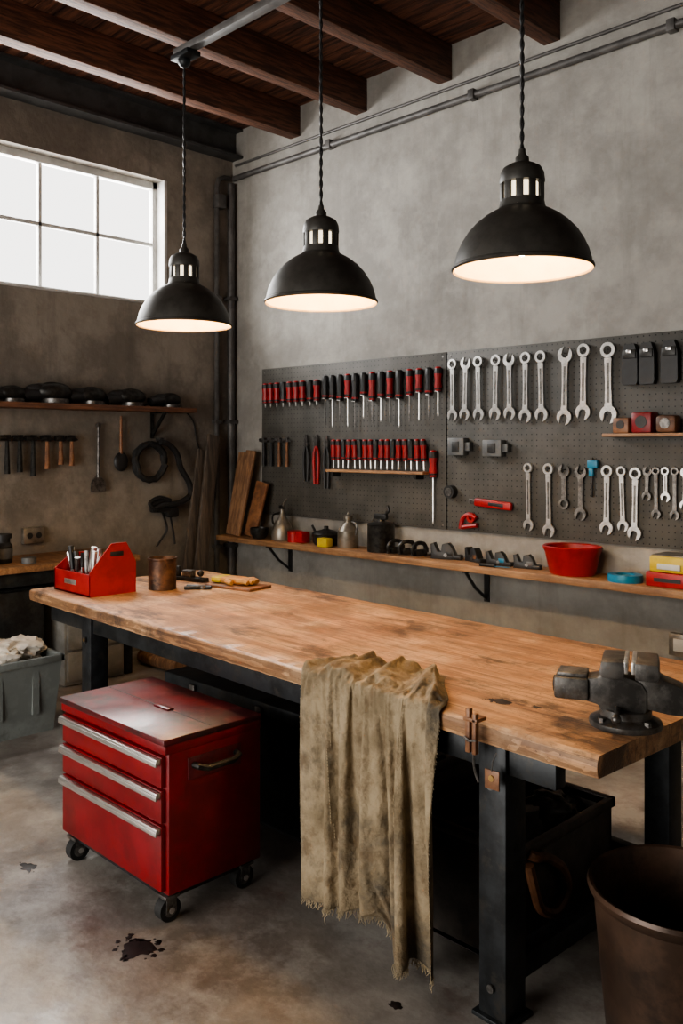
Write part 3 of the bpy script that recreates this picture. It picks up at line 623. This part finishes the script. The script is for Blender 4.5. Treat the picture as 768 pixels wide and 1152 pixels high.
def planeish(x,y,rot,m1,m2,name,sc=1):
    b=B(name); m=T(x,y,SZ+.001)@R(rot,'Z')@Matrix.Scale(sc,4)
    b.bpoly([(-.13,0),(.13,0),(.13,.02),(.08,.035),(.05,.1),(.02,.13),(-.03,.12),(-.04,.06),(-.07,.06),(-.1,.13),(-.13,.12),(-.12,.03)],.07,m1,m,.003)
    b.box((.03,0,.05),(.06,.075,.04),m2,.006,m); b.cyl((.0,-.039,.035),(0,-.042,.035),.016,M_iron,M=m); b.box((.09,0,.02),(.08,.08,.035),m1,.01,m); b.done()
planeish(-3.73,YS,20,M_black,M_black,'block_plane',.85); planeish(-3.505,YS+.02,-20,M_black,M_leather,'router_plane',.72)
planeish(-3.29,YS-.01,10,M_black,M_blue,'hand_sander',.7); planeish(-3.085,YS-.0,15,M_black,M_grey,'heat_gun',.68)
b=B('palette_knife'); m=T(-3.25,YS-.115,SZ+.012)@R(8,'Z'); b.cyl((-.11,0,0),(0,0,0),.011,M_black,M=m); b.box((.05,0,-.003),(.1,.02,.004),M_blue,.001,m); b.done()
b=B('red_bowl'); m=T(-2.76,4.735,SZ)@Matrix.Diagonal((1.05,.87,1.12,1)); b.lathe([(0,0),(.125,0),(.135,.012),(.165,.125),(.17,.13),(.176,.15),(.17,.155),(.155,.15),(.12,.02),(0,.014)],M_red,m,40); b.done()
b=B('blue_tape_roll'); m=T(-2.40,4.70,SZ); b.lathe([(.05,0),(.09,0),(.092,.02),(.09,.042),(.05,.042),(.05,0)],M_blue,m,28,sx=1.1); b.cyl((0,0,0.001),(0,0,.03),.045,M_white,M=m,seg=24); b.done()
b=B('red_storage_box'); b.box((-2.12,4.74,SZ+.04),(.26,.2,.08),M_red,.008); b.b2((-2.2,4.636,SZ+.03),(-2.05,4.641,SZ+.05),M_black); b.done()
b=B('yellow_storage_box'); b.box((-2.1,4.74,SZ+.081+.045),(.26,.2,.09),M_yellow,.012); b.b2((-2.18,4.632,SZ+.1),(-2.05,4.641,SZ+.13),M_white,.002); b.box((-2.1,4.74,SZ+.173),(.24,.18,.006),M_tintan,.002); b.done()

# ---------------------------------------------------------------- leaning boards in the corner
def boardl(x,y,w,t,L,ax,m):
    b=B('timber_board'); Mx=T(x,y,.006)@R(ax,'X')@R(-3,'Y')@R(90,'Z'); b.b2((-w/2,-t/2,0),(w/2,t/2,L),m,.003,Mx); b.done()
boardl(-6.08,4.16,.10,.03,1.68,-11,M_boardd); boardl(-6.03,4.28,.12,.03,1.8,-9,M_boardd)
def board(x,y,z,w,t,L,leanx,leany,rz,m):
    b=B('timber_board'); Mx=T(x,y,z)@R(rz,'Z')@R(leanx,'X')@R(leany,'Y'); b.b2((-w/2,-t/2,0),(w/2,t/2,L),m,.003,Mx); b.done()
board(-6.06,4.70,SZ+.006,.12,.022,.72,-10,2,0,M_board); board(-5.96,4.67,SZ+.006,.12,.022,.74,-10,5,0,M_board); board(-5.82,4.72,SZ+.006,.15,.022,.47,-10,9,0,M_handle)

# ---------------------------------------------------------------- left wall shelf and things
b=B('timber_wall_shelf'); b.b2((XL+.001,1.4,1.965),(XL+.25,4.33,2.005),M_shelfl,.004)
for y in(1.9,4.05):
    b.b2((XL+.001,y-.015,1.75),(XL+.012,y+.015,1.97),M_blackm); b.b2((XL+.001,y-.015,1.955),(XL+.22,y+.015,1.97),M_blackm); b.poly([(.012,-.2),(.012,-.16),(.17,-.005),(.21,-.005)],.014,M_blackm,T(XL,y,1.96))
b.done()
def grinder(y,L,h,rot):
    b=B('angle_grinder'); m=T(XL+.13,y,2.006)@R(90+rot,'Z')
    b.curve([(-L*.5,0,h*.3),(-L*.42,0,h*.36),(-L*.15,0,h*.42),(L*.1,0,h*.5),(L*.2,0,h*.5)],h*.3,M_black,12,m)
    b.ball((L*.25,0,h*.5),h*.5,M_blackm,(1.7,1.0,.9),m); b.cyl((L*.3,0,0.001),(L*.3,0,h*.2),h*.6,M_iron,M=m,seg=24)
    b.ball((-.02,0,h*.62),h*.3,M_black,(2.2,.9,.8),m)
    b.tube([(L*.3,h*.35,h*.4),(L*.3,h*.7,h*.4)],h*.12,M_black,8,m); b.curve([(-L*.5,0,h*.3),(-L*.58,.02,h*.15),(-L*.55,.06,h*.07)],.006,M_rubber,6,m)
    b.done()
for y,L,h,r in((2.73,.26,.13,5),(3.03,.30,.17,-8),(3.36,.28,.15,6),(3.70,.28,.15,-4),(4.08,.28,.13,8),(2.4,.28,.13,0)): grinder(y,L,h,r)
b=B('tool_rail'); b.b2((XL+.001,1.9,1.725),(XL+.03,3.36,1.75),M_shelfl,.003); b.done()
XT=XL+.055
for y,L in((2.79,.28),(2.885,.27),(2.99,.30),(3.10,.25),(3.21,.22),(3.30,.23),(2.5,.25),(2.3,.25)):
    hammer(XT,y,1.765,L,'Y',hm=M_blackm,wm=M_blackm if y<3.05 else M_handle,k=1.35)
b=B('paint_scraper'); m=T(XL+.03,3.54,0)@R(90,'Z'); b.cyl((0,0,1.84),(0,0,1.44),.009,M_iron,M=m,r2=.013); b.poly([(-.014,1.46),(.014,1.46),(.06,1.40),(.065,1.33),(-.065,1.33),(-.06,1.40)],.012,M_iron,m); b.ring((0,1.85),.022,.012,.008,M_iron,m); b.done()
b=B('dusting_brush'); m=T(XL+.035,3.74,0)@R(90,'Z'); b.cyl((0,0,1.93),(0,0,1.62),.01,M_handle,M=m,r2=.015); b.ball((0,0,1.56),.065,M_black,(1,.4,1.2),m); b.done()
b=B('coiled_hose'); 
pts=[]
for i in range(140):
    a=i/140*2*PI*4; pts.append((XL+.03+.014*(i/45)+.004*math.sin(a*2),4.0+math.cos(a)*(.14+.010*math.sin(i)),1.555+math.sin(a)*(.148+.008*math.cos(i*1.7))))
b.tube(pts,.021,M_rubber,8); b.box((XL+.03,4.0,1.71),(.058,.04,.02),M_iron); b.done()
b=B('hanging_strap')
pts=[(4.06,1.72),(4.14,1.70),(4.22,1.62),(4.26,1.5),(4.34,1.38),(4.36,1.28),(4.28,1.22),(4.18,1.2),(4.08,1.2),(4.0,1.17)]
b.curve([(XL+.115,y,z) for y,z in pts],.026,M_black,8)
b.curve([(XL+.115,4.0,1.17),(XL+.115,3.96,1.22),(XL+.115,4.05,1.26),(XL+.115,4.16,1.23)],.018,M_black,8)
b.box((XL+.08,4.08,1.19),(.07,.18,.11),M_black,.02); b.box((XL+.08,4.19,1.13),(.07,.12,.08),M_black,.02)
b.curve([(XL+.07,4.1,1.15),(XL+.06,4.16,1.0),(XL+.05,4.12,.92),(XL+.05,4.06,.85)],.009,M_black,6); b.curve([(XL+.07,4.18,1.12),(XL+.06,4.22,.98),(XL+.06,4.24,.86)],.008,M_black,6)
b.box((XL+.06,4.1,1.74),(.12,.03,.03),M_iron); b.done()
b=B('electric_cable'); b.curve([(XL+.012,4.36,2.0),(XL+.012,4.46,1.9),(XL+.012,4.5,1.72),(XL+.012,4.56,1.62),(XL+.012,4.64,1.6)],.006,M_black,6); b.done()

b=B('side_bench'); b.b2((XL+.003,.9,.835),(-5.67,3.55,.88),M_shelfw,.005)
for x in(-6.2,-5.74):
    for y in(1.0,3.48): b.b2((x-.03,y-.03,0),(x+.03,y+.03,.835),M_steel,.004)
b.b2((-5.77,1.0,.74),(-5.71,3.48,.835),M_steel,.003); b.done()
b=B('drawer_unit'); b.b2((-6.15,2.95,0.01),(-5.68,3.42,.69),M_unit,.006)
for k in range(3): b.b2((-5.682,2.97,.04+k*.22),(-5.66,3.40,.24+k*.22),M_unit,.006); b.b2((-5.66,3.1,.16+k*.22),(-5.645,3.25,.175+k*.22),M_iron,.003)
b.done()
b=B('dark_cupboard'); b.b2((-6.2,1.3,.01),(-5.78,2.85,.72),M_steel,.006)
for k in range(2): b.b2((-5.782,1.32+k*.77,.03),(-5.765,2.06+k*.77,.7),M_steel,.005); b.cyl((-5.765,1.98+k*.18,.4),(-5.74,1.98+k*.18,.4),.012,M_iron)
b.done()
b=B('glass_jar'); m=T(-5.95,2.63,.88); b.lathe([(0,0),(.06,0),(.065,.01),(.065,.12),(.05,.14),(.05,.17),(.06,.17),(.06,.2),(0,.2)],M_black,m,24); b.lathe([(.066,.03),(.067,.032),(.067,.1),(.066,.102)],M_grey,m,24); b.done()
b=B('glass_jar'); m=T(-5.85,2.48,.88); b.lathe([(0,0),(.05,0),(.055,.01),(.055,.1),(.045,.12),(.05,.14),(0,.145)],M_iron,m,24); b.done()
b=B('small_tin'); b.lathe([(0,0),(.05,0),(.05,.04),(0,.042)],M_grey,T(-5.8,2.75,.88),24); b.done()
b=B('power_socket'); b.box((XL+.022,3.0,1.02),(.04,.16,.12),M_tintan,.006); b.cyl((XL+.04,2.97,1.02),(XL+.045,2.97,1.02),.022,M_black); b.cyl((XL+.04,3.04,1.02),(XL+.045,3.04,1.02),.022,M_black); b.done()
b=B('rag_bin'); x0,x1,y0,y1=-5.36,-4.88,1.98,2.52; c=((x0+x1)/2,(y0+y1)/2)
def taper(b,cx,cy,w,d,z0,z1,s,th,m):
    def ringv(w,d,z): return [(cx-w/2,cy-d/2,z),(cx+w/2,cy-d/2,z),(cx+w/2,cy+d/2,z),(cx-w/2,cy+d/2,z)]
    V=ringv(w*s,d*s,z0)+ringv(w,d,z1)+ringv(w-th*2,d-th*2,z1)+ringv(w*s-th*2,d*s-th*2,z0+th)
    F=[[0,1,2,3],[12,13,14,15]]
    for k in range(3):
        for i in range(4): F.append([k*4+i,k*4+(i+1)%4,(k+1)*4+(i+1)%4,(k+1)*4+i])
    b.add(V,F,m)
taper(b,c[0],c[1],.48,.54,0,.44,.86,.012,M_binc)
for s in(-1,1):
    b.b2((x0-.015,c[1]+s*.27-.015,.41),(x1+.015,c[1]+s*.27+.015,.45),M_binc,.005); b.b2((c[0]+s*.24-.015,y0-.01,.41),(c[0]+s*.24+.015,y1+.01,.45),M_binc,.005)
b.b2((x1-.03,2.12,.12),(x1-.005,2.16,.4),M_binc); b.b2((x1-.03,2.34,.12),(x1-.005,2.38,.4),M_binc)
for i in range(10):
    p=(c[0]+random.uniform(-.12,.12),c[1]+random.uniform(-.17,.17),.44+random.uniform(-.03,.05)); b.lump(p,random.uniform(.075,.10),M_rag,(1.3,1.2,.65),.45,i*3.1)
b.done()
b=B('firewood_stack')
for i,(y,z) in enumerate(((3.72,.06),(3.85,.06),(3.78,.17),(3.92,.17),(3.98,.06),(3.85,.27))): b.cyl((-5.9,y,z),(-5.4,y,z),.055,M_board,seg=12)
b.done()

# ---------------------------------------------------------------- under-bench storage
def crate(name,x0,x1,y0,y1,h,m):
    b=B(name); th=.015
    b.b2((x0,y0,0.003),(x1,y1,.02),m)
    for a,c2 in(((x0,y0),(x1,y0+th)),((x0,y1-th),(x1,y1))): b.b2((a[0],a[1],.003),(c2[0],c2[1],h),m,.003)
    for a,c2 in(((x0,y0),(x0+th,y1)),((x1-th,y0),(x1,y1))): b.b2((a[0],a[1],.003),(c2[0],c2[1],h),m,.003)
    b.b2((x0-.01,y0-.01,h-.03),(x1+.01,y0+th,h+.004),m,.003); b.b2((x1-th,y0-.01,h-.03),(x1+.01,y1+.01,h+.004),m,.003)
    b.b2((x0-.01,y1-th,h-.03),(x1+.01,y1+.01,h+.004),m,.003); b.b2((x0-.01,y0-.01,h-.03),(x0+th,y1+.01,h+.004),m,.003)
    return b
M_crate=mat('crate_dark',(.06,.048,.040),(.028,.023,.019),rough=.5,scale=9,c3=(.07,.045,.032),s3=5,t3=(.52,.64))
b=crate('dark_storage_crate',-2.02,-1.575,2.38,2.98,.40,M_crate)
b.curve([(-1.565,2.42,.38),(-1.55,2.44,.37),(-1.553,2.5,.35),(-1.553,2.6,.28),(-1.553,2.63,.20),(-1.553,2.56,.15),(-1.553,2.47,.19),(-1.553,2.43,.27),(-1.56,2.41,.35)],.017,M_leather,8)
b.lump((-1.80,2.6,.33),.13,M_black,(1.1,1.3,.6),.5,3); b.lump((-1.74,2.82,.35),.1,M_blackm,(1.1,1,.6),.5,8); b.done()
b=crate('dark_storage_crate',-2.6,-2.1,2.4,3.0,.48,M_crate); b.lump((-2.35,2.7,.40),.2,M_black,(.9,1.2,.5),.4,5); b.done()
b=B('metal_tool_chest'); b.b2((-3.75,2.5,.02),(-2.72,3.05,.5),M_steel,.012); b.b2((-3.76,2.49,.5),(-2.71,3.06,.56),M_steel,.015)
for x in(-3.5,-3.0): b.b2((x-.02,2.475,.46),(x+.02,2.49,.54),M_iron,.003)
b.b2((-3.73,2.52,0),(-2.74,3.03,.02),M_black); b.done()

b=B('brown_bucket'); m=T(-1.03,2.34,0)
b.lathe([(0,0),(.18,0),(.19,.01),(.2,.1),(.232,.46),(.245,.475),(.25,.49),(.245,.5),(.235,.497),(.225,.46),(.19,.1),(.175,.02),(0,.02)],M_bucket,m,56)
b.done()

# ---------------------------------------------------------------- lights
def area(name,loc,rot,sx,sy,e,col):
    l=bpy.data.lights.new(name,'AREA'); l.shape='RECTANGLE'; l.size=sx; l.size_y=sy; l.energy=e; l.color=col
    o=bpy.data.objects.new(name,l); bpy.context.scene.collection.objects.link(o); o.location=loc; o.rotation_euler=rot
area('daylight_window',(XL-.7,2.9,3.6),(0,math.radians(-80),0),1.6,3.2,400,(1,.985,.96))
area('daylight_doorway',(-3.0,YF-.3,1.8),(math.radians(90),0,0),4.2,3.0,165,(1,.95,.88))
w=bpy.data.worlds.new('World'); bpy.context.scene.world=w; w.use_nodes=True
w.node_tree.nodes['Background'].inputs[0].default_value=(1,.97,.93,1); w.node_tree.nodes['Background'].inputs[1].default_value=2.6

# ---------------------------------------------------------------- camera
cam=bpy.data.cameras.new('camera'); co=bpy.data.objects.new('camera',cam); bpy.context.scene.collection.objects.link(co)
co.location=(0,0,1.7); co.rotation_euler=(math.radians(90),0,math.radians(45))
cam.sensor_fit='HORIZONTAL'; cam.sensor_width=36; cam.lens=985/768*36; cam.shift_y=-76/768; cam.clip_start=.05
bpy.context.scene.camera=co
sc=bpy.context.scene; sc.view_settings.view_transform='AgX'; sc.view_settings.look='AgX - Medium High Contrast'; sc.view_settings.exposure=0.1
